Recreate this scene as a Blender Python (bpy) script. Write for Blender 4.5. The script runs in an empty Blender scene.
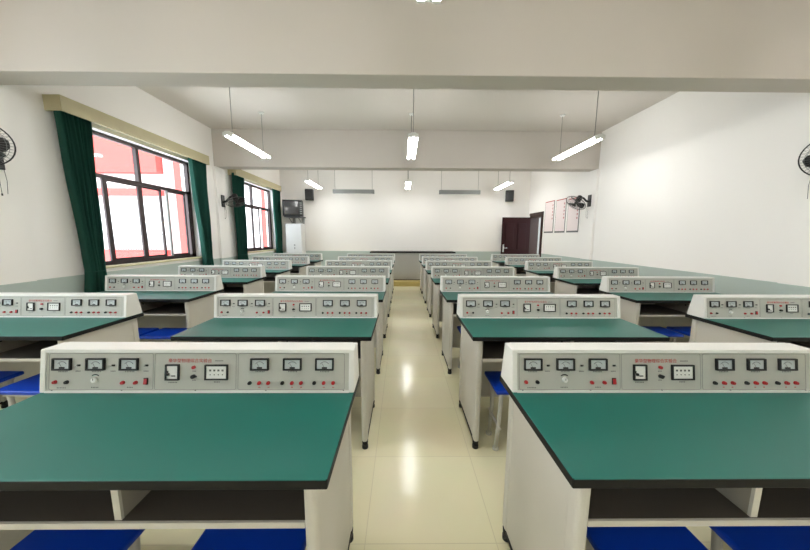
import bpy, bmesh, math, random
from mathutils import Vector, Matrix, Euler
random.seed(7)
S = bpy.context.scene
C = S.collection
PI = math.pi

# ------------------------------------------------------------------ materials
def lin(c):
    return tuple(((v/255)/12.92 if v/255 <= .04045 else ((v/255+.055)/1.055)**2.4) for v in c)+(1,)
def mat(name, rgb, rough=.5, metal=0., spec=.5, emit=None, es=0., noise=0., nscale=8., coat=0.):
    m = bpy.data.materials.new(name); m.use_nodes = True
    n = m.node_tree; b = n.nodes['Principled BSDF']
    col = lin(rgb)
    b.inputs['Base Color'].default_value = col
    b.inputs['Roughness'].default_value = rough
    b.inputs['Metallic'].default_value = metal
    b.inputs['Specular IOR Level'].default_value = spec
    b.inputs['Coat Weight'].default_value = coat
    if emit:
        b.inputs['Emission Color'].default_value = lin(emit); b.inputs['Emission Strength'].default_value = es
    if noise:
        tc = n.nodes.new('ShaderNodeTexCoord'); t = n.nodes.new('ShaderNodeTexNoise'); t.inputs['Scale'].default_value = nscale
        t.inputs['Detail'].default_value = 4
        n.links.new(tc.outputs['Object'], t.inputs['Vector'])
        mx = n.nodes.new('ShaderNodeMix'); mx.data_type = 'RGBA'
        mx.inputs['A'].default_value = tuple(v*(1-noise) for v in col[:3])+(1,)
        mx.inputs['B'].default_value = tuple(min(1, v*(1+noise)) for v in col[:3])+(1,)
        n.links.new(t.outputs['Fac'], mx.inputs['Factor']); n.links.new(mx.outputs['Result'], b.inputs['Base Color'])
    return m

M = {}
M['ceil'] = mat('ceiling_paint', (212,205,198), .9, noise=.02, nscale=2)
M['beam'] = mat('beam_paint', (206,199,192), .9, noise=.02, nscale=2)
M['green'] = mat('green_laminate', (0,100,90), .40, spec=.5, noise=.05, nscale=3)
M['edge'] = mat('black_edge_band', (12,12,13), .6, spec=.3)
M['grey_panel'] = mat('pale_grey_board', (200,197,188), .55, noise=.02)
M['inner'] = mat('shade_darkened_shelf_board', (74,69,62), .6, noise=.03)  # shade under the tabletop is put into this board colour
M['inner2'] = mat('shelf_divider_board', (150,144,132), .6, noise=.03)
M['housing'] = mat('white_powder_coat', (226,226,222), .45, noise=.015)
M['plate'] = mat('grey_front_plate', (188,188,180), .45, noise=.015)
M['groove'] = mat('engraved_line', (150,150,145), .6)
M['black'] = mat('black_plastic', (18,18,20), .45)
M['dial'] = mat('meter_dial', (196,204,206), .3)
M['dialband'] = mat('meter_dial_scale', (120,128,132), .4)
M['red'] = mat('red_terminal', (178,30,38), .4)
M['redtext'] = mat('red_lettering', (184,74,72), .6)
M['text'] = mat('dark_lettering', (110,110,110), .7)
M['white'] = mat('white_plastic', (238,238,234), .4)
M['chrome'] = mat('chrome', (210,210,212), .2, metal=1)
M['blue'] = mat('blue_seat_plastic', (0,60,180), .42, noise=.04)
M['leg'] = mat('grey_stool_steel', (196,194,184), .5)
M['rubber'] = mat('rubber_foot', (22,22,22), .7)
M['curtain'] = mat('green_curtain_cloth', (30,84,72), .9, noise=.12, nscale=30)
M['pelmet'] = mat('cream_pelmet_wood', (190,181,146), .6, noise=.04)
M['frame'] = mat('dark_bronze_aluminium', (58,44,44), .45, metal=.2)
M['sill'] = mat('cream_sill_stone', (214,206,168), .4)
M['reveal'] = mat('white_reveal', (240,236,236), .7)
M['lampbody'] = mat('white_lamp_metal', (235,235,232), .5)
M['steel'] = mat('grey_rod', (150,148,142), .4, metal=.3)
M['tube'] = mat('fluorescent_tube', (255,255,255), .4, emit=(252,252,250), es=17)
M['maroon'] = mat('maroon_door_paint', (44,11,14), .6, spec=.25, noise=.08)
M['darkframe'] = mat('dark_door_frame', (52,30,24), .4)
M['poster'] = mat('pale_pink_poster', (240,226,226), .5)
M['fan_black'] = mat('fan_black', (24,24,26), .35)
M['fan_grey'] = mat('fan_guard_wire', (120,120,120), .35, metal=.5)
M['cabinet'] = mat('white_cabinet', (205,205,205), .4)
M['grey'] = mat('mid_grey', (140,142,140), .5)
M['deskgrey'] = mat('teacher_desk_grey', (182,182,178), .5, noise=.02)
M['platform'] = mat('tan_platform', (196,176,112), .5, noise=.08, nscale=12)
M['coral'] = mat('coral_wall_paint', (206,70,64), .8, noise=.03)
M['outwhite'] = mat('white_facade', (200,198,196), .8, noise=.02)
M['screen'] = mat('dark_screen', (30,32,34), .12, spec=.7)
M['cord'] = mat('pull_cord', (60,60,58), .8)

def two_tone_wall():
    m = mat('wall_paint_two_tone', (244,241,237), .75)
    n = m.node_tree; b = n.nodes['Principled BSDF']
    tc = n.nodes.new('ShaderNodeTexCoord'); sx = n.nodes.new('ShaderNodeSeparateXYZ')
    n.links.new(tc.outputs['Object'], sx.inputs[0])
    lt = n.nodes.new('ShaderNodeMath'); lt.operation = 'LESS_THAN'; lt.inputs[1].default_value = .925
    n.links.new(sx.outputs['Z'], lt.inputs[0])
    mx = n.nodes.new('ShaderNodeMix'); mx.data_type = 'RGBA'
    mx.inputs['A'].default_value = lin((244,241,237)); mx.inputs['B'].default_value = lin((180,193,187))
    n.links.new(lt.outputs[0], mx.inputs['Factor']); n.links.new(mx.outputs['Result'], b.inputs['Base Color'])
    t = n.nodes.new('ShaderNodeTexNoise'); t.inputs['Scale'].default_value = 60
    bp = n.nodes.new('ShaderNodeBump'); bp.inputs['Strength'].default_value = .03
    n.links.new(tc.outputs['Object'], t.inputs['Vector']); n.links.new(t.outputs['Fac'], bp.inputs['Height']); n.links.new(bp.outputs[0], b.inputs['Normal'])
    return m
M['wall'] = two_tone_wall()

def floor_mat():
    m = mat('cream_floor_tiles', (226,220,186), .16, spec=.5)
    n = m.node_tree; b = n.nodes['Principled BSDF']
    tc = n.nodes.new('ShaderNodeTexCoord'); mp = n.nodes.new('ShaderNodeMapping')
    mp.inputs['Location'].default_value = (.165, -1.148+.527*20, 0)
    n.links.new(tc.outputs['Object'], mp.inputs['Vector'])
    br = n.nodes.new('ShaderNodeTexBrick'); br.offset = 0; br.squash = 1
    br.inputs['Color1'].default_value = lin((236,230,196)); br.inputs['Color2'].default_value = lin((232,225,189))
    br.inputs['Mortar'].default_value = lin((218,210,178))
    br.inputs['Scale'].default_value = 1; br.inputs['Mortar Size'].default_value = .0022; br.inputs['Mortar Smooth'].default_value = .2
    br.inputs['Brick Width'].default_value = .6; br.inputs['Row Height'].default_value = .527
    n.links.new(mp.outputs[0], br.inputs['Vector'])
    t = n.nodes.new('ShaderNodeTexNoise'); t.inputs['Scale'].default_value = 3; t.inputs['Detail'].default_value = 6
    n.links.new(tc.outputs['Object'], t.inputs['Vector'])
    mx = n.nodes.new('ShaderNodeMix'); mx.data_type = 'RGBA'; mx.blend_type = 'MULTIPLY'; mx.inputs['Factor'].default_value = .12
    n.links.new(br.outputs['Color'], mx.inputs['A']); n.links.new(t.outputs['Color'], mx.inputs['B'])
    n.links.new(mx.outputs['Result'], b.inputs['Base Color'])
    return m
M['floor'] = floor_mat()
def cloth_translucent(m, amt=.35):
    n = m.node_tree; b = n.nodes['Principled BSDF']; o = [x for x in n.nodes if x.type == 'OUTPUT_MATERIAL'][0]
    t = n.nodes.new('ShaderNodeBsdfTranslucent'); t.inputs['Color'].default_value = lin((60,150,126)); mx = n.nodes.new('ShaderNodeMixShader'); mx.inputs[0].default_value = amt
    n.links.new(b.outputs[0], mx.inputs[1]); n.links.new(t.outputs[0], mx.inputs[2]); n.links.new(mx.outputs[0], o.inputs['Surface'])
cloth_translucent(M['curtain'])

def glass_mat():
    m = bpy.data.materials.new('window_glass'); m.use_nodes = True
    n = m.node_tree; n.nodes.clear()
    o = n.nodes.new('ShaderNodeOutputMaterial'); t = n.nodes.new('ShaderNodeBsdfTransparent'); g = n.nodes.new('ShaderNodeBsdfGlossy')
    g.inputs['Roughness'].default_value = .02; t.inputs['Color'].default_value = (.94,.96,.96,1)
    mx = n.nodes.new('ShaderNodeMixShader'); mx.inputs[0].default_value = .06
    n.links.new(t.outputs[0], mx.inputs[1]); n.links.new(g.outputs[0], mx.inputs[2]); n.links.new(mx.outputs[0], o.inputs[0])
    return m
M['glass'] = glass_mat()

# ------------------------------------------------------------------ mesh helpers
class MB:
    def __init__(s): s.bm = bmesh.new(); s.mats = []
    def mi(s, m):
        if m not in s.mats: s.mats.append(m)
        return s.mats.index(m)
    def _fin(s, geom_verts, m, mtx):
        fs = set(f for v in geom_verts for f in v.link_faces)
        k = s.mi(m)
        for f in fs: f.material_index = k
        if mtx is not None: bmesh.ops.transform(s.bm, matrix=mtx, verts=geom_verts)
        return fs
    def box(s, x0, x1, y0, y1, z0, z1, m, bev=0., seg=2, mtx=None, topm=None):
        r = bmesh.ops.create_cube(s.bm, size=1); vs = r['verts']
        for v in vs:
            v.co = Vector(((x0+x1)/2+v.co.x*(x1-x0), (y0+y1)/2+v.co.y*(y1-y0), (z0+z1)/2+v.co.z*(z1-z0)))
        if bev:
            es = list(set(e for v in vs for e in v.link_edges))
            r = bmesh.ops.bevel(s.bm, geom=es, offset=bev, segments=seg, affect='EDGES', profile=.5)
            vs = list(set(r['verts']) | set(v for v in vs if v.is_valid))
            vs = list(set(v for f in set(f for v in vs for f in v.link_faces) for v in f.verts))
        fs = s._fin(vs, m, mtx)
        if topm:
            k = s.mi(topm)
            for f in fs:
                f.normal_update()
                if f.normal.z > .9: f.material_index = k
        return vs
    def cyl(s, c, r, h, m, axis='Z', seg=16, r2=None, mtx=None, smooth=True):
        rr = bmesh.ops.create_cone(s.bm, cap_ends=True, segments=seg, radius1=r, radius2=r if r2 is None else r2, depth=h)
        R = {'Z': Matrix(), 'X': Matrix.Rotation(PI/2, 4, 'Y'), 'Y': Matrix.Rotation(-PI/2, 4, 'X')}[axis]
        T = Matrix.Translation(c) @ R
        if mtx is not None: T = mtx @ T
        fs = s._fin(rr['verts'], m, T)
        if smooth:
            for f in fs: f.smooth = len(f.verts) == 4
    def tube(s, pts, r, m, seg=6, closed=False, caps=True):
        pts = [Vector(p) for p in pts]; n = len(pts); rings = []
        rad = r if isinstance(r, (list, tuple)) else [r]*n
        prev = None
        for i, p in enumerate(pts):
            if closed: d = pts[(i+1) % n]-pts[i-1]
            else: d = pts[min(i+1, n-1)]-pts[max(i-1, 0)]
            d.normalize()
            if prev is None:
                a = Vector((0,0,1)) if abs(d.z) < .9 else Vector((1,0,0))
                u = d.cross(a).normalized()
            else:
                u = (prev-d*prev.dot(d)).normalized()
            prev = u; w = d.cross(u)
            rings.append([s.bm.verts.new(p+(u*math.cos(t)+w*math.sin(t))*rad[i]) for t in [2*PI*k/seg for k in range(seg)]])
        k = s.mi(m)
        for i in range(n if closed else n-1):
            A, B = rings[i], rings[(i+1) % n]
            for j in range(seg):
                f = s.bm.faces.new((A[j], A[(j+1) % seg], B[(j+1) % seg], B[j])); f.material_index = k; f.smooth = True
        if caps and not closed:
            f = s.bm.faces.new(rings[0][::-1]); f.material_index = k
            f = s.bm.faces.new(rings[-1]); f.material_index = k
    def prism(s, prof, a0, a1, m, axis='X', bev=0.):
        """closed polygon prof in the two other axes, pushed from a0 to a1 along axis"""
        def P(a, u, v): return {'X': (a,u,v), 'Y': (u,a,v), 'Z': (u,v,a)}[axis]
        A = [s.bm.verts.new(P(a0, *p)) for p in prof]; B = [s.bm.verts.new(P(a1, *p)) for p in prof]
        n = len(prof); k = s.mi(m); fs = [s.bm.faces.new(A[::-1]), s.bm.faces.new(B)]
        for i in range(n): fs.append(s.bm.faces.new((A[i], A[(i+1) % n], B[(i+1) % n], B[i])))
        for f in fs: f.material_index = k
        bmesh.ops.recalc_face_normals(s.bm, faces=fs)
        if bev:
            es = list(set(e for f in fs for e in f.edges))
            r = bmesh.ops.bevel(s.bm, geom=es, offset=bev, segments=2, affect='EDGES', profile=.5)
            for f in r['faces']: f.material_index = k
    def mesh(s, name):
        bmesh.ops.recalc_face_normals(s.bm, faces=s.bm.faces[:])
        me = bpy.data.meshes.new(name); s.bm.to_mesh(me); s.bm.free()
        for m in s.mats: me.materials.append(M[m])
        return me
    def build(s, name, parent=None):
        o = bpy.data.objects.new(name, s.mesh(name)); C.objects.link(o); o.parent = parent
        return o

def place(name, me, parent, loc, rot=(0,0,0)):
    o = bpy.data.objects.new(name, me); C.objects.link(o); o.parent = parent; o.location = loc; o.rotation_euler = rot
    return o
def tag(o, label, cat, group=None, kind=None):
    o['label'] = label; o['category'] = cat
    if group: o['group'] = group
    if kind: o['kind'] = kind
    return o
def empty(name, loc=(0,0,0), rz=0.):
    o = bpy.data.objects.new(name, None); C.objects.link(o); o.location = loc; o.rotation_euler = (0,0,rz); o.empty_display_size = .1
    return o
def struct(o): o['kind'] = 'structure'; return o
def kids(o): return KIDS.get(o.name, [])
def copy_tree(o, parent=None):
    c = o.copy(); C.objects.link(c); c.parent = parent
    for ch in [x for x in PROTO_CH.get(o, [])]: copy_tree(ch, c)
    return c
PROTO_CH = {}
def register(root):
    def rec(o):
        PROTO_CH[o] = [x for x in C.objects if x.parent == o]
        for x in PROTO_CH[o]: rec(x)
    rec(root)

# ------------------------------------------------------------------ room
XL, XR, YB, YF, H = -3.75, 3.95, 9.2, -3.9, 3.46
T = .24
b = MB(); b.box(XL-T, XR+T, YF-T, YB+T, -.12, 0, 'floor'); struct(b.build('floor'))
b = MB(); b.box(XL-T, XR+T, YF-T, YB+T, H, H+.15, 'ceil'); struct(b.build('ceiling'))
b = MB(); b.box(XL-T, XR+T, YB, YB+T, 0, H, 'wall'); struct(b.build('wall_back'))
b = MB(); b.box(XL-T, XR+T, YF-T, YF, 0, H, 'wall'); struct(b.build('wall_front'))
WIN = [(-3.14, -1.29), (0.10, 2.08), (3.60, 5.45), (6.82, 8.67)]  # first opening is unseen, added behind the camera for more left-hand daylight
WZ0, WZ1 = 1.0, 2.68
b = MB(); y = YF
for a, c in WIN:
    b.box(XL-T, XL, y, a, 0, H, 'wall'); b.box(XL-T, XL, a, c, 0, WZ0, 'wall'); b.box(XL-T, XL, a, c, WZ1, H, 'wall'); y = c
b.box(XL-T, XL, y, YB, 0, H, 'wall'); struct(b.build('wall_left'))
DY0, DY1, DZ = 8.27, 9.05, 2.04
b = MB()
b.box(XR, XR+T, YF, DY0, 0, H, 'wall'); b.box(XR, XR+T, DY0, DY1, DZ, H, 'wall'); b.box(XR, XR+T, DY1, YB, 0, H, 'wall')
struct(b.build('wall_right'))
for i, (y0, y1) in enumerate([(-.71, -.47), (2.66, 2.90), (6.03, 6.27)]):
    b = MB(); b.box(XL, XR, y0, y1, 2.745, H, 'beam', bev=.006); struct(b.build('trim_%d' % (i+1)))
k = 4
for y0, y1 in [(2.62, 2.94), (5.99, 6.31)]:
    for x0, x1 in [(XL, XL+.05), (XR-.05, XR)]:
        b = MB(); b.box(x0, x1, y0, y1, 0, 2.745, 'wall'); struct(b.build('trim_%d' % k)); k += 1

# windows
for wi, (a, c) in enumerate(WIN):
    r = empty('window_%d' % (wi+1), (XL, (a+c)/2, WZ0)); struct(r)
    hw = (c-a)/2; hz = WZ1-WZ0; fx = -.12; F = lambda v: v-5.45+hw      # from the nearer window's own y to this one's
    b = MB()
    b.box(fx-.03, fx+.03, -hw, -hw+.05, 0, hz, 'frame'); b.box(fx-.03, fx+.03, hw-.05, hw, 1.16, hz, 'frame'); b.box(fx-.03, fx+.03, F(5.35), hw, 0, 1.16, 'frame')
    b.box(fx-.03, fx+.03, -hw, hw, 0, .05, 'frame'); b.box(fx-.03, fx+.03, -hw, hw, hz-.05, hz, 'frame')
    b.box(fx-.03, fx+.03, -hw, hw, 1.11, 1.16, 'frame'); b.box(fx-.028, fx+.028, F(4.405), F(4.455), 1.16, hz, 'frame')
    b.build('window_frame', r)
    for s0, s1, xo, q0, q1, ma in [(F(3.87), F(4.43), .016, .06, .06, 'frame'), (F(4.42), F(4.83), -.016, .06, .035, 'frame'), (F(4.89), F(5.29), .016, .03, .025, 'grey')]:
        b = MB()
        b.box(fx+xo-.012, fx+xo+.012, s0, s0+q0, .05, 1.11, ma); b.box(fx+xo-.012, fx+xo+.012, s1-q1, s1, .05, 1.11, 'frame')
        b.box(fx+xo-.011, fx+xo+.011, s0+q0, s1-q1, .05, .08, 'frame'); b.box(fx+xo-.011, fx+xo+.011, s0+q0, s1-q1, 1.085, 1.11, 'frame')
        sa = b.build('window_sash', r)
        b = MB(); b.box(fx+xo-.003, fx+xo+.003, s0+q0, s1-q1, .08, 1.085, 'glass'); b.build('pane', sa)
    for s0, s1, z0, z1 in [(-hw+.05, F(4.405), 1.16, hz-.05), (F(4.455), hw-.05, 1.16, hz-.05)]:
        b = MB(); b.box(fx-.003, fx+.003, s0, s1, z0, z1, 'glass'); b.build('pane', r)
    b = MB(); b.box(-.15, .035, -hw-.03, hw+.03, -.03, 0.0, 'sill', bev=.006); b.build('window_sill', r)
    b = MB(); q = .004
    b.box(-.089, 0, -hw, hw, hz-q, hz, 'reveal'); b.box(-.089, 0, -hw, -hw+q, 0, hz-q, 'reveal'); b.box(-.089, 0, hw-q, hw, 0, hz-q, 'reveal')
    b.build('window_reveal', r)

# curtains and pelmets
def curtain(y0, y1, yb0, yb1, zg, label, folds=7, seed=0, x=XL+.10):
    rnd = random.Random(seed); nu, nv = folds*12, 30
    bm = bmesh.new(); z0, z1 = .12, 2.725; rows = []
    ph = [rnd.uniform(-.5, .5) for _ in range(folds+1)]
    for j in range(nv+1):
        z = z0+(z1-z0)*j/nv
        if z > zg:
            t = ((z-zg)/(z1-zg)); e = t**.9
            a = yb0+(y0-yb0)*e; c = yb1+(y1-yb1)*e
        else:
            t = (zg-z)/(zg-z0); a = yb0-.05*min(1, t*3); c = yb1+.06*min(1, t*3); 
        row = []
        for i in range(nu+1):
            u = i/nu; w = u*folds
            amp = .042*(1+.3*math.sin(w*1.7+seed))
            xx = x+amp*math.sin(2*PI*w+ph[int(min(w, folds))])+.006*math.sin(z*5+w)
            yy = a+(c-a)*u+.006*math.cos(2*PI*w)
            row.append(bm.verts.new((xx, yy, z)))
        rows.append(row)
    for j in range(nv):
        for i in range(nu):
            f = bm.faces.new((rows[j][i], rows[j][i+1], rows[j+1][i+1], rows[j+1][i])); f.smooth = True
    me = bpy.data.meshes.new('curtain'); bm.to_mesh(me); bm.free(); me.materials.append(M['curtain'])
    o = bpy.data.objects.new('curtain', me); C.objects.link(o)
    sd = o.modifiers.new('s', 'SOLIDIFY'); sd.thickness = .004
    tag(o, label, 'curtain', 'green window curtains')
    tb = MB(); ym = (yb0+yb1)/2; hwid = (yb1-yb0)/2+.015
    tb.tube([(x+.045*math.cos(t), ym+hwid*math.sin(t), zg) for t in [2*PI*q/24 for q in range(24)]], .007, 'curtain', closed=True)
    tb.build('curtain_tie', o)
curtain(3.27, 3.62, 3.38, 3.55, .96, 'dark green curtain gathered at the near side of the large window', 8, 1)
curtain(5.20, 5.62, 5.38, 5.58, .96, 'green curtain gathered at the far side of the large window', 7, 2)
curtain(6.46, 6.88, 6.50, 6.84, .96, 'green curtain behind the wall fan at the near side of the distant window', 7, 3)
curtain(8.42, 8.86, 8.50, 8.84, .96, 'green curtain beside the black television at the far side of the distant window', 7, 4)
for (a, c), lab in zip(WIN[2:], ['long cream curtain pelmet above the large nearer window', 'cream curtain pelmet above the distant window']):
    b = MB(); p0, p1 = a-.33, c+.17
    b.box(XL+.16, XL+.18, p0, p1, 2.68, 2.817, 'pelmet'); b.box(XL, XL+.16, p0, p0+.02, 2.68, 2.817, 'pelmet')
    b.box(XL, XL+.16, p1-.02, p1, 2.68, 2.817, 'pelmet'); b.box(XL, XL+.18, p0, p1, 2.817, 2.835, 'pelmet')
    o = b.build('curtain_pelmet'); tag(o, lab, 'pelmet', 'curtain pelmets')
    b = MB(); b.tube([(XL+.10, p0+.02, 2.74), (XL+.10, p1-.02, 2.74)], .010, 'steel'); b.build('curtain_rail', o)

# door, leaf swung open into the room
d = empty('door_1', (XR, (DY0+DY1)/2, 0)); struct(d)
hd = (DY1-DY0)/2
b = MB()
b.box(-.02, T, -hd, -hd+.06, 0, DZ, 'darkframe', bev=.004); b.box(-.02, T, hd-.05, hd, 0, DZ, 'darkframe', bev=.004); b.box(-.02, T, -hd, hd, DZ-.07, DZ, 'darkframe', bev=.004)
b.box(-.025, -.0, -hd-.05, -hd+.01, 0, DZ+.05, 'darkframe'); b.box(-.025, 0, -hd-.05, hd+.03, DZ, DZ+.06, 'darkframe')
b.build('door_frame', d)
b = MB(); w = .86
ly = hd-.045
b.box(-.03-w, -.03, ly-.04, ly, .02, DZ-.06, 'maroon', bev=.003)
for (x0, x1) in [(.12, .38), (.50, .76)]:
    for (z0, z1) in [(.25, .85), (1.0, 1.8)]:
        b.box(-.03-x1, -.03-x0, ly-.052, ly-.038, z0, z1, 'maroon', bev=.010)
lf = b.build('door_leaf', d)
b = MB(); b.box(-.86, -.81, ly-.052, ly-.04, .92, 1.16, 'chrome', bev=.004); b.tube([(-.835, ly-.05, 1.05), (-.835, ly-.10, 1.05), (-.74, ly-.10, 1.05)], .010, 'chrome', 8)
b.build('door_handle', lf)
# corridor seen through the doorway
b = MB()
b.box(XR+T, XR+2.6, 5.5, 5.6, 0, H, 'outwhite'); b.box(XR+2.5, XR+2.6, 5.6, 12, 0, 1.1, 'outwhite'); b.box(XR+2.5, XR+2.6, 5.6, 12, 2.9, H, 'outwhite'); b.box(XR+T, XR+2.6, 12, 12.1, 0, H, 'text'); b.box(XR+T-.1, XR+T, YB+T, 12, 0, H, 'outwhite')
b.box(XR+T, XR+2.6, 5.5, 12.1, H, H+.1, 'outwhite'); b.box(XR+T, XR+2.6, 5.5, 12.1, -.12, 0, 'floor')
struct(b.build('wall_corridor'))
b = MB(); b.box(XR+.62, XR+.80, 9.95, 10.15, 0, 2.3, 'grey', bev=.01); struct(b.build('trim_10'))

# ------------------------------------------------------------------ lab bench
W = 1.218; hw = W/2; TH = .78
def text_mesh(body, size, ext=.0004):
    cu = bpy.data.curves.new('lettering', 'FONT'); cu.body = body; cu.size = size; cu.align_x = 'CENTER'; cu.extrude = ext; cu.resolution_u = 2
    o = bpy.data.objects.new('tmp', cu); C.objects.link(o)
    dg = bpy.context.evaluated_depsgraph_get(); me = bpy.data.meshes.new_from_object(o.evaluated_get(dg))
    bpy.data.objects.remove(o); me.materials.clear(); return me

def make_bench():
    r = empty('lab_bench')
    b = MB(); b.box(-hw, hw, -.41, .15, TH-.028, TH, 'edge', bev=.004, topm='green'); b.build('tabletop', r)
    # side panels with rounded posts
    for s in (-1, 1):
        b = MB(); xo = s*(hw-.036); xi = s*(hw-.073)
        x0, x1 = min(xo, xi), max(xo, xi)
        b.box(x0+.006, x1-.006, -.35, .10, .055, TH-.028, 'grey_panel')
        b.box(x0, x1, -.385, -.33, .055, TH-.028, 'grey_panel', bev=.014, seg=4)
        b.box(x0, x1, .08, .13, .055, TH-.028, 'grey_panel', bev=.014, seg=4)
        b.box(x0+.003, x1-.003, -.335, .085, .045, .062, 'edge')
        b.build('side_panel', r)
        for yy in (-.357, .105):
            f = MB(); f.cyl(((x0+x1)/2, yy, .0375), .017, .035, 'rubber', r2=.02); f.cyl(((x0+x1)/2, yy, .01), .02, .02, 'rubber')
            f.build('foot', r)
    b = MB(); b.box(-hw+.073, hw-.073, .085, .10, .10, TH-.028, 'grey_panel'); b.build('back_panel', r)
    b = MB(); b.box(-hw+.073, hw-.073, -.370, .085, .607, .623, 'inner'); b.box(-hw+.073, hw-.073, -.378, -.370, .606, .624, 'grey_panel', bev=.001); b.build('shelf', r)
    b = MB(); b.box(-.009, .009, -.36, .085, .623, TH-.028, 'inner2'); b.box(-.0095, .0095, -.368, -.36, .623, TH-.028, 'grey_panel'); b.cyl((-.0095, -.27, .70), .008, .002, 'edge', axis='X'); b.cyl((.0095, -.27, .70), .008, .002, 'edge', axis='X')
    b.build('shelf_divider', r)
    # console housing
    pf = [(0, TH), (.026, TH+.166), (.108, TH+.166), (.138, TH+.01), (.138, TH)]
    b = MB()
    for s in (-1, 1):
        xs = sorted((s*hw, s*(hw-.022))); b.prism(pf, xs[0], xs[1], 'housing', bev=.004)
    b.prism([(.024, TH+.154), (.026, TH+.166), (.108, TH+.166), (.110, TH+.154)], -hw+.02, hw-.02, 'housing')
    b.prism([(.102, TH+.16), (.108, TH+.16), (.138, TH), (.130, TH)], -hw+.02, hw-.02, 'housing')
    b.prism([(0, TH), (.001, TH+.007), (.125, TH+.007), (.125, TH)], -hw+.02, hw-.02, 'housing')
    con = b.build('console', r)
    # face frame of reference
    a = math.atan2(.026, .166); rot = (PI/2-a, 0, 0)
    def pt(u, v, n=0.):   # u across, v up the face, n outwards
        return (u, .006+v*math.sin(a)-n*math.cos(a), TH+.0+v*math.cos(a)+n*math.sin(a))
    U = lambda x: (x-402.5)/735*1.168*1.015+.006
    V = lambda y: (130-y)*.00175-.0075
    b = MB(); b.box(-hw+.022, hw-.022, .006, .158, -.003, 0, 'plate')
    # engraved outlines of the three sections
    for x0, x1 in [(40, 289), (293, 489), (494, 752)]:
        u0, u1, v0, v1 = U(x0), U(x1), V(120), V(40); q = .0016; c = .006
        pts = []
        for cx, cy, t0 in [(u1-c, v1-c, 0), (u0+c, v1-c, PI/2), (u0+c, v0+c, PI), (u1-c, v0+c, 1.5*PI)]:
            for k2 in range(4): pts.append((cx+c*math.cos(t0+k2*PI/6), cy+c*math.sin(t0+k2*PI/6), 0))
        b.tube(pts, .0011, 'groove', seg=4, closed=True)
    place('front_plate', b.mesh('front_plate'), con, pt(0, 0), rot)
    # meter
    b = MB(); q = .006
    mw, mh = .036, .0235
    b.box(-mw, mw, mh-q, mh, 0, .010, 'black', bev=.0015); b.box(-mw, mw, -mh, -mh+q, 0, .010, 'black', bev=.0015)
    b.box(-mw, -mw+q, -mh, mh, 0, .010, 'black', bev=.0015); b.box(mw-q, mw, -mh, mh, 0, .010, 'black', bev=.0015)
    b.box(-mw+q, mw-q, -mh+q, mh-q, 0, .004, 'dial')
    b.tube([(.020*math.cos(t), -.012+.022*math.sin(t), .0045) for t in [PI*.2+k2*PI*.6/10 for k2 in range(11)]], .0012, 'dialband', 4)
    b.tube([(0, -.014, .005), (-.010, .004, .005)], .0006, 'black', 4)
    b.box(-.010, .010, -.0165, -.011, 0, .006, 'black')
    mm = b.mesh('meter')
    for x in (73, 153, 233, 547, 626, 704): place('meter', mm, con, pt(U(x), V(63)), rot)
    def post_mesh(m):
        b = MB(); b.cyl((0, 0, .002), .0072, .004, m, seg=12); b.cyl((0, 0, .0065), .0058, .005, m, seg=12); return b.mesh('terminal_post')
    pr, pb = post_mesh('red'), post_mesh('black')
    for x, y, me in [(56,103,pr), (84,103,pb), (218,104,pr), (249,104,pr), (523,105,pb), (546,105,pr), (568,105,pr), (602,105,pb), (625,105,pr), (647,105,pr), (679,105,pb), (702,105,pr), (725,105,pr)]:
        place('terminal_post', me, con, pt(U(x), V(y)), rot)
    b = MB(); b.box(-.006, .006, -.0035, .0035, 0, .004, 'black', bev=.001); b.cyl((.0, 0, .008), .0016, .010, 'chrome', seg=8); sw = b.mesh('toggle_switch')
    for x in (111, 194, 274): place('toggle_switch', sw, con, pt(U(x), V(66)), rot)
    b = MB(); b.cyl((0,0,.005), .0105, .010, 'white', seg=18, r2=.009); b.box(-.001, .001, 0, .008, .0095, .0108, 'black')
    b.tube([(.019*math.cos(t), .003+.017*math.sin(t), .0005) for t in [PI*.22+k2*PI*.56/8 for k2 in range(9)]], [.0004]+[.0022]*7+[.0004], 'black', 4)
    place('knob', b.mesh('knob'), con, pt(U(151), V(98)), rot)
    b = MB(); b.box(-.008, .008, -.013, .013, 0, .004, 'black', bev=.001)
    b.prism([(-.010, .004), (.010, .004), (.010, .005), (-.010, .008)], -.006, .006, 'red')
    place('rocker_switch', b.mesh('rocker_switch'), con, pt(U(273), V(101)), rot)
    # breaker window and outlet
    def framed(w_, h_, name):
        b = MB(); q = .006
        b.box(-w_, w_, h_-q, h_, 0, .008, 'black', bev=.001); b.box(-w_, w_, -h_, -h_+q, 0, .008, 'black', bev=.001)
        b.box(-w_, -w_+q, -h_, h_, 0, .008, 'black', bev=.001); b.box(w_-q, w_, -h_, h_, 0, .008, 'black', bev=.001)
        b.box(-w_+q, w_-q, -h_+q, h_-q, 0, .004, 'white'); return b
    b = framed(.027, .031, 'x'); b.box(-.018, -.010, -.012, -.002, .004, .012, 'black', bev=.001); b.box(-.004, .012, -.016, -.012, .004, .0045, 'black'); b.box(-.020, -.015, -.004, .006, .004, .0045, 'black')
    place('breaker_window', b.mesh('breaker_window'), con, pt(U(337), V(81)), rot)
    b = framed(.045, .030, 'x')
    for k2 in range(4):
        cx = -.024+k2*.016
        b.box(cx-.0015-.002, cx+.0015-.002, .004, .011, .004, .0046, 'black'); b.box(cx-.0015+.002, cx+.0015+.002, .004, .011, .004, .0046, 'black')
        b.cyl((cx, -.009, .0043), .0022, .0008, 'black', seg=8)
    place('power_outlet', b.mesh('power_outlet'), con, pt(U(443), V(81)), rot)
    b = MB(); b.cyl((0,0,.004), .0065, .008, 'red', seg=12); place('indicator_lamp', b.mesh('indicator_lamp'), con, pt(U(388), V(70)), rot)
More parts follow.
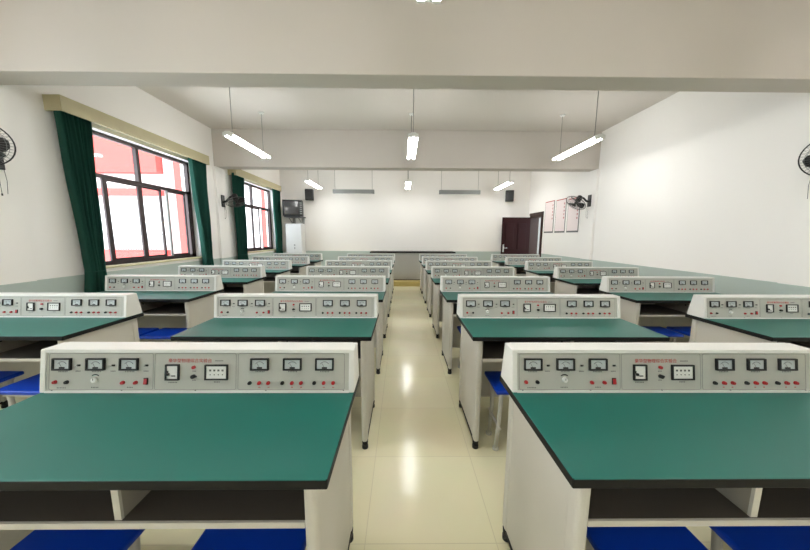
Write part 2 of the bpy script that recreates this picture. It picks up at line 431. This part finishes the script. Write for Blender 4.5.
    b = MB(); b.cyl((0,0,.006), .0075, .012, 'black', seg=12); b.box(.004, .013, -.003, .003, .004, .008, 'black'); place('selector_knob', b.mesh('selector_knob'), con, pt(U(388), V(90)), rot)
    # title
    me = text_mesh('豪华型物理综合实验台', .0170); me.materials.append(M['redtext'])
    t_ = place('title_lettering', me, con, pt(U(378), V(59), .0004), rot)
    # small captions, too small to read in the photograph
    b = MB()
    def cap(x, y, wd, n, m='text'):
        for k2 in range(n):
            u = U(x)+(k2-(n-1)/2)*wd; v = V(y)
            b.box(u-wd*.36, u+wd*.36, v-.0012, v+.0012, 0, .0004, m); b.box(u-wd*.08, u+wd*.08, v-.0028, v+.0028, 0, .0004, m)
            b.box(u-wd*.3, u+wd*.2, v+.0018, v+.0024, 0, .0004, m)
    for x in (73, 153, 233, 547, 626, 704): cap(x, 80, .0062, 6)
    for x in (109, 193, 272): cap(x, 79, .005, 4)
    cap(70, 116, .006, 6); cap(150, 115, .006, 5); cap(234, 115, .006, 4); cap(337, 104, .006, 6); cap(388, 79, .005, 3); cap(388, 99, .005, 3); cap(443, 103, .006, 4)
    cap(448, 56, .0036, 9)
    for x in (546, 568, 625, 647, 702, 725): cap(x, 115, .004, 2, 'redtext')
    place('caption_lettering', b.mesh('caption_lettering'), con, pt(0, 0, 0), rot)
    b = MB(); b.cyl((0,0,.001), .0038, .003, 'black', seg=10); sc = b.mesh('screw')
    for x in (48, 215, 392, 562, 750):
        for y in (35, 123): place('screw', sc, con, pt(U(x), V(y)), rot)
    return r

proto = make_bench(); register(proto)
D0, P = 1.0651, 1.0494
COL = {'LO': -2.0505-hw, 'LI': -.1867-hw, 'RI': .4348+hw, 'RO': 2.2914+hw}
COLN = {'LO': 'window-side column', 'LI': 'column just left of the aisle', 'RI': 'column just right of the aisle', 'RO': 'column by the right wall'}
ORD = ['nearest', 'second nearest', 'third nearest', 'fourth nearest', 'fifth nearest', 'sixth nearest', 'farthest']
ORD6 = ['', 'nearest visible', 'second nearest', 'third nearest', 'fourth nearest', 'fifth nearest', 'farthest']
first = True
for col in ('LI', 'RI', 'LO', 'RO'):
    for rrow in range(7):
        if col in ('LO', 'RO') and rrow == 0: continue
        o = proto if first else copy_tree(proto); first = False
        o.location = (COL[col], D0+P*rrow, 0)
        w_ = (ORD if col in ('LI', 'RI') else ORD6)[rrow]
        tag(o, 'green-topped bench with white meter console, %s in the %s' % (w_, COLN[col]), 'lab bench', 'green-topped lab benches with meter consoles')
        if rrow == 0:
            for ch in [x for x in C.objects if x.parent == o and x.name.startswith('shelf_divider')]: ch.location.x = .03 if col == 'LI' else -.07

# ------------------------------------------------------------------ stools
def make_stool():
    r = empty('stool')
    b = MB(); b.box(-.172, .172, -.14, .14, .415, .442, 'blue', bev=.010, seg=3); b.build('seat', r)
    for sx in (-1, 1):
        for sy in (-1, 1):
            b = MB(); p0 = Vector((sx*.125, sy*.095, .404)); p1 = Vector((sx*.140, sy*.075, .012))
            b.tube([p0, p0.lerp(p1, .5)+Vector((-sx*.006, -sy*.010, 0)), p1], .014, 'leg', 8); lg = b.build('leg', r)
            b = MB(); b.cyl((p1.x, p1.y, .008), .020, .016, 'leg', seg=12); b.build('foot_cap', lg)
    b = MB()
    b.box(-.135, .135, -.112, -.090, .393, .415, 'leg'); b.box(-.135, .135, .090, .112, .393, .415, 'leg')
    b.box(-.135, -.113, -.1, .1, .393, .415, 'leg'); b.box(.113, .135, -.1, .1, .393, .415, 'leg')
    b.build('seat_frame', r)
    for sx in (-1, 1):
        b = MB(); b.tube([(sx*.133, -.115, .17), (sx*.133, .115, .17)], .009, 'leg', 8); b.build('stretcher', r)
    return r
sp = make_stool(); register(sp)
first = True
SP = {'LI': (-.225, .325), 'RI': (-.270, .165), 'LO': (-.16, .33), 'RO': (-.29, .12)}
SIDE = ('left', 'right')
for col in ('LI', 'RI', 'LO', 'RO'):
    for rrow in range(4):
        if col in ('LO', 'RO') and rrow == 0: continue
        if col == 'LI' and rrow > 0: continue
        for si in (0, 1):
            if col == 'RI' and rrow > 0 and si == 1: continue
            if col == 'RO' and rrow != 2: continue
            if col == 'LO' and rrow == 3 and si == 0: continue
            o = sp if first else copy_tree(sp); first = False
            dx = SP[col][si]
            if col == 'RI' and rrow > 0: dx = -.285
            if col == 'LO' and rrow == 2: dx = (-.02, .36)[si]
            o.location = (COL[col]+dx, D0+P*rrow-.30-(.08 if col == 'LO' and rrow == 2 else 0), 0); o.rotation_euler = (0, 0, random.uniform(-.03, .03))
            bw = (ORD if col in ('LI', 'RI') else ORD6)[rrow]
            tag(o, 'blue stool under %s half of the %s bench, %s' % (SIDE[si], bw, COLN[col]), 'stool', 'blue stools under the benches')

# ------------------------------------------------------------------ hanging lamps
def make_lamp(L=1.2):
    r = empty('pendant_lamp')
    b = MB(); b.prism([(-.058, .016), (-.03, .045), (.03, .045), (.058, .016), (.03, .0), (-.03, .0)], -L/2, L/2, 'lampbody', axis='Y')
    b.build('reflector', r)
    for s in (-1, 1):
        b = MB(); b.cyl((s*.052, 0, .0), .014, L-.06, 'tube', axis='Y', seg=12); b.build('fluorescent_tube', r)
        for e in (-1, 1):
            b = MB(); b.box(s*.045-.025, s*.045+.025, e*(L/2-.022)-.010, e*(L/2-.022)+.010, -.018, .034, 'lampbody', bev=.003); b.build('lamp_holder', r)
    for e in (-1, 1):
        b = MB(); b.tube([(0, e*.46, .043), (0, e*.46, H-2.76-.01)], .005, 'steel', 8); rd = b.build('hanging_rod', r)
        b = MB(); b.cyl((0, e*.46, H-2.76-.012), .03, .024, 'lampbody', r2=.045); b.build('ceiling_cup', rd)
    return r
lp = make_lamp(); register(lp); first = True
XN = {-2.42: 'on the left', .13: 'above the centre aisle', 2.72: 'on the right'}
YN = {-2.08: 'behind the nearest', 1.31: 'nearest row of lamps, before the first beam', 4.80: 'between the two ceiling beams', 8.10: 'beyond the second beam near the back wall'}
for y in (-2.08, 1.31, 4.80, 8.10):
    for x in (-2.42, .13, 2.72):
        o = lp if first else copy_tree(lp); first = False
        o.location = (x+.02, y, 2.76)
        tag(o, 'lit fluorescent lamp hanging %s, %s' % (XN[x], YN[y]), 'lamp', 'hanging fluorescent lamps')

# unlit board lamps
def board_lamp(x, label):
    r = empty('board_lamp', (x, 8.7, 2.62))
    b = MB(); b.box(-.6, .6, -.05, .06, .0, .11, 'grey', bev=.008); b.build('lamp_trough', r)
    b = MB(); b.tube([(-.55, .0, -.006), (.55, .0, -.006)], .013, 'white', 10); b.build('unlit_tube', r)
    for s in (-1, 1):
        b = MB(); b.tube([(s*.54, 0, .11), (s*.54, 0, H-2.62)], .005, 'steel', 8); b.build('hanging_rod', r)
    tag(r, label, 'lamp', 'unlit board lamps by the back wall')
board_lamp(-1.42, 'unlit white trough lamp hanging by the back wall, left of the aisle')
board_lamp(1.67, 'unlit white trough lamp hanging by the back wall, right of the aisle')

# ------------------------------------------------------------------ wall fans
def wall_fan(mount, head, face, label, R=.2, up=(0,0,1), spin=0.):
    r = empty('wall_fan', mount)
    h_ = Vector(head)-Vector(mount); f = Vector(face).normalized()
    wallx = 1 if h_.x > 0 else -1
    b = MB(); b.box(min(0, wallx*.02), max(0, wallx*.02), -.05, .05, -.12, .12, 'fan_black', bev=.005); b.build('wall_bracket', r)
    mot = h_-f*.11
    b = MB(); b.tube([(wallx*.015, 0, -.02), (wallx*.08, 0, .0), (mot*.6)+Vector((0,0,.03)), mot-f*.03], [.022, .020, .020, .024], 'fan_black', 10); b.build('arm', r)
    z = f; x_ = z.cross(Vector((0,0,1))).normalized(); y_ = z.cross(x_)
    Mx = Matrix.Translation(h_) @ Matrix((x_, y_, z)).transposed().to_4x4()
    b = MB(); b.cyl((0,0,-.10), .055, .11, 'fan_black', seg=20, r2=.048, mtx=Mx); b.cyl((0,0,-.16), .04, .02, 'fan_black', seg=20, r2=.055, mtx=Mx); b.build('motor', r)
    b = MB()
    for rr, zz, t in [(R, 0, .0055), (R*.80, .045, .0016), (R*.6, .055, .0016), (R*.35, .060, .002), (R*.8, -.045, .0016), (R*.5, -.06, .0016)]:
        b.tube([Mx @ Vector((rr*math.cos(a), rr*math.sin(a), zz)) for a in [2*PI*k/36 for k in range(36)]], t, 'fan_black' if t > .003 else 'fan_grey', 5, closed=True)
    for k in range(40):
        a = 2*PI*k/40; ca, sa = math.cos(a), math.sin(a)
        b.tube([Mx @ Vector((ca*q, sa*q, zz)) for q, zz in [(R*.2, .062), (R*.6, .055), (R*.82, .042), (R, 0), (R*.8, -.045), (R*.25, -.062)]], .0011, 'fan_grey', 4)
    gd = b.build('guard', r)
    b = MB(); b.cyl((0,0,.063), R*.2, .008, 'fan_black', seg=20, mtx=Mx); b.build('guard_badge', gd)
    b = MB(); b.cyl((0,0,.005), .032, .05, 'fan_black', seg=16, mtx=Mx, r2=.024); b.build('hub', r)
    for k in range(3):
        bm = b = MB(); vs = []
        n1, n2 = 8, 5
        a0 = spin+2*PI*k/3
        for i in range(n1+1):
            t = i/n1; rad = .028+t*(R*.86-.028); wd = .30+.55*math.sin(PI*min(1, t*.75+.05))
            if t > .85: wd *= 1-(t-.85)*3
            for j in range(n2+1):
                s_ = j/n2-.5; ang = a0+s_*wd*1.25+.25*t
                vs.append(b.bm.verts.new(Mx @ Vector((rad*math.cos(ang), rad*math.sin(ang), .004-s_*.045))))
        kk = b.mi('fan_black')
        for i in range(n1):
            for j in range(n2):
                f_ = b.bm.faces.new((vs[i*(n2+1)+j], vs[i*(n2+1)+j+1], vs[(i+1)*(n2+1)+j+1], vs[(i+1)*(n2+1)+j])); f_.material_index = kk; f_.smooth = True
        o = b.build('blade', r); sd = o.modifiers.new('s', 'SOLIDIFY'); sd.thickness = .003
    b = MB()
    for dy in (-.02, .02):
        b.tube([(wallx*.04, dy, -.10), (wallx*.045, dy*1.3, -.22), (wallx*.04, dy, -.34)], .0018, 'cord', 5)
    b.cyl((wallx*.04, -.02, -.35), .005, .02, 'cord', seg=8); b.build('pull_cord', r)
    tag(r, label, 'fan', 'black wall fans')
wall_fan((XL+.05, 2.78, 2.10), (-3.47, 2.53, 2.135), (.75, -.8, -.1), 'black wall fan cut off by the left edge of the picture, near the large window', R=.18, spin=.9)
wall_fan((XR-.05, 2.78, 2.10), (3.74, 2.60, 2.10), (-.8, -.45, -.3), 'black wall fan cut off by the right edge, on the bare white wall', R=.18)
wall_fan((XL+.05, 6.15, 2.09), (-3.44, 6.2, 2.08), (.35, -.15, -.93), 'black wall fan in front of the curtain, between the two windows', R=.2)
wall_fan((XR-.05, 6.15, 2.14), (3.58, 6.1, 2.09), (-.60, -.12, -.75), 'black wall fan tilted down above the three posters on the right wall', R=.2)

# ------------------------------------------------------------------ back of the room
def speaker(x, rz, label):
    r = empty('speaker', (x, YB, 2.62), 0)
    b = MB(); R_ = Matrix.Rotation(rz, 4, 'Z'); 
    b.box(-.115, .115, -.27, -.09, -.16, .16, 'black', bev=.008, mtx=R_); b.build('speaker_box', r)
    b = MB(); b.box(-.10, .10, -.275, -.269, -.145, .145, 'fan_black', mtx=R_, bev=.002); b.cyl((0, -.276, -.04), .06, .004, 'black', axis='Y', mtx=R_); b.cyl((0, -.276, .08), .025, .004, 'black', axis='Y', mtx=R_); b.build('speaker_grille', r)
    b = MB(); b.box(-.03, .03, -.012, 0, -.05, .03, 'steel'); b.tube([(0, -.01, -.01), (0, -.10, -.01)], .012, 'steel', 8); b.build('wall_bracket', r)
    tag(r, label, 'speaker', 'black wall speakers')
speaker(-2.83, .12, 'black box speaker on the back wall, above the white cabinet')
speaker(3.30, -.25, 'black box speaker on the back wall, above the open maroon door')

tv = empty('television', (-3.20, 8.75, 1.95))
R_ = Matrix.Rotation(.25, 4, 'Z')
b = MB()
b.box(-.29, .26, -.16, .18, .01, .47, 'black', bev=.012, mtx=R_); b.build('casing', tv)
b = MB(); b.box(-.25, .15, -.172, -.158, .05, .43, 'screen', bev=.004, mtx=R_); b.build('screen', tv)
b = MB()
for k in range(6): b.box(.18, .24, -.166, -.158, .07+k*.06, .10+k*.06, 'grey', mtx=R_)
b.build('control_strip', tv)
b = MB(); b.box(-.25, .22, -.12, .40, -.02, .01, 'fan_black'); b.tube([(-.16, .42, -.25), (-.16, .0, -.02)], .012, 'steel', 8); b.tube([(.12, .42, -.25), (.12, .0, -.02)], .012, 'steel', 8)
b.box(-.2, -.12, .42, .446, -.35, -.0, 'steel'); b.box(.08, .16, .42, .446, -.35, .0, 'steel'); b.build('wall_bracket', tv)
tag(tv, 'boxy black television on a wall bracket in the far left corner', 'television')

cb = empty('standing_cabinet', (-3.20, 8.82, 0))
b = MB(); b.box(-.235, .235, -.17, .17, .03, 1.745, 'cabinet', bev=.012); b.box(-.22, .22, -.15, .15, 0, .03, 'grey'); b.build('casing', cb)
b = MB(); b.box(-.225, .225, -.178, -.171, 1.28, 1.73, 'cabinet', bev=.003); b.build('upper_door', cb)
b = MB(); b.box(-.225, .225, -.178, -.171, .05, 1.27, 'cabinet', bev=.003); b.build('lower_door', cb)
b = MB(); b.cyl((.02, -.181, 1.12), .025, .006, 'grey', axis='Y'); b.box(.005, .035, -.182, -.178, 1.0, 1.06, 'grey'); b.build('badge', cb)
tag(cb, 'tall white metal cabinet standing in the far left corner below the television', 'cabinet')

# teaching platform and desk
b = MB(); b.box(-2.0, 2.6, 8.02, YB-.003, 0, .13, 'platform', bev=.006); o = b.build('platform'); tag(o, 'low tan teaching platform along the back wall', 'platform')
td = empty('teacher_desk', (.30, 8.4, .13))
b = MB(); b.box(-1.23, 1.23, -.10, .42, .785, .82, 'edge', bev=.005); b.build('desktop', td)
b = MB(); b.box(-1.19, 1.19, -.055, -.035, .02, .785, 'deskgrey')
for x in (-.62, .60): b.box(x-.003, x+.003, -.057, -.05, .02, .785, 'groove')
b.build('front_panel', td)
for s in (-1, 1):
    b = MB(); b.box(min(s*1.19, s*1.17), max(s*1.19, s*1.17), -.035, .40, .0, .785, 'deskgrey'); b.build('side_panel', td)
b = MB(); b.box(-1.17, 1.17, -.05, -.03, .0, .02, 'edge'); b.build('kick_strip', td)
tag(td, 'long grey teacher desk with a thin dark top at the end of the aisle', 'desk')

# posters
for y0, y1, z0, z1, lab in [(7.66, 8.12, 1.53, 2.315, 'pale pink notice poster, the one nearest the open door'), (7.11, 7.55, 1.53, 2.30, 'pale pink notice poster in the middle of the three'), (6.56, 7.0, 1.53, 2.26, 'pale pink notice poster directly below the tilted wall fan')]:
    yc = (y0+y1)/2; o = empty('poster', (XR, yc, z0)); h_ = z1-z0; w_ = (y1-y0)/2
    b = MB(); b.box(-.012, -.001, -w_, w_, 0, h_, 'poster'); b.build('board', o)
    b = MB(); b.box(-.014, -.001, -w_-.004, w_+.004, h_, h_+.02, 'redtext'); b.box(-.014, -.001, -w_-.006, -w_, 0, h_, 'text'); b.box(-.014, -.001, w_, w_+.006, 0, h_, 'text'); b.build('border', o)
    b = MB(); b.box(-.016, -.001, -w_-.004, w_+.004, -.03, .008, 'text'); b.build('base_strip', o)
    b = MB()
    for k in range(5):
        zc = h_-.10-k*.085
        b.box(-.0135, -.012, -w_+.035, -w_+.085, zc, zc+.012, 'redtext'); b.box(-.0135, -.012, -w_+.055, -w_+.065, zc-.02, zc+.03, 'redtext'); b.box(-.0135, -.012, -w_+.04, -w_+.08, zc-.022, zc-.012, 'redtext')
    b.build('vertical_lettering', o)
    tag(o, lab, 'poster', 'notice posters on the right wall')

# ------------------------------------------------------------------ building outside the windows
bd = empty('building', (-14.5, 14.0, -4))
def bb(name, x0, x1, y0, y1, z0, z1, m):
    b = MB(); b.box(x0+14.5, x1+14.5, y0-14, y1-14, z0+4, z1+4, m); return b.build(name, bd)
bb('wall', -24, -11.3, 14.4, 18, -4, 9, 'outwhite')
bb('coral_band', -24, -11.35, 14.0, 14.4, 4.27, 6.3, 'coral')
bb('coral_band', -24, -11.4, 14.0, 14.4, 3.25, 3.55, 'coral')
bb('coral_band', -24, -11.35, 14.0, 14.4, -.1, .68, 'coral')
bb('side_wing', -11.3, -10.55, 14.9, 20, -4, 9, 'outwhite')
bb('coral_pillar', -10.5, -10.05, 13.9, 14.4, -4, 9, 'coral')
bb('side_wing', -10.0, -3.0, 15.0, 20, -4, 9, 'outwhite')
bb('coral_pillar', -6.9, -6.2, 14.6, 15.0, -4, 9, 'coral')
b = MB()
b.box(0, 3.1, .05, .09, 5.42, 5.47, 'text')
for k in range(26): b.box(.05+k*.12, .07+k*.12, .06, .08, 4.68, 5.42, 'text')
b.build('balcony_railing', bd)
bd2 = tag(bd, 'white and coral building seen through the windows', 'building')

# ------------------------------------------------------------------ world and sun
w = bpy.data.worlds.new('sky'); S.world = w; w.use_nodes = True
n = w.node_tree; bg = n.nodes['Background']
bg.inputs['Color'].default_value = (.88, .94, 1.0, 1); bg.inputs['Strength'].default_value = 2.7

# ------------------------------------------------------------------ camera
f_, pitch, yaw, roll, ch = 290., .1322, .0098, .0047, 1.3877
fw = Vector((math.sin(yaw)*math.cos(pitch), math.cos(yaw)*math.cos(pitch), -math.sin(pitch)))
rt = Vector((math.cos(yaw), -math.sin(yaw), 0)); up = rt.cross(fw)
r2 = rt*math.cos(roll)+up*math.sin(roll); u2 = -rt*math.sin(roll)+up*math.cos(roll)
cd = bpy.data.cameras.new('camera'); cam = bpy.data.objects.new('camera', cd); C.objects.link(cam)
m = Matrix((r2, u2, -fw)).transposed().to_4x4(); m.translation = (0, 0, ch); cam.matrix_world = m
cd.sensor_width = 36; cd.sensor_fit = 'HORIZONTAL'; cd.lens = 36*f_/810; cd.clip_start = .05; cd.clip_end = 200
S.camera = cam
S.view_settings.view_transform = 'Standard'; S.view_settings.look = 'None'; S.view_settings.exposure = 1.6; S.view_settings.gamma = 1
S.view_settings.use_curve_mapping = False
S.cycles.use_denoising = True
S.cycles.max_bounces = 8; S.cycles.diffuse_bounces = 6; S.cycles.transparent_max_bounces = 12
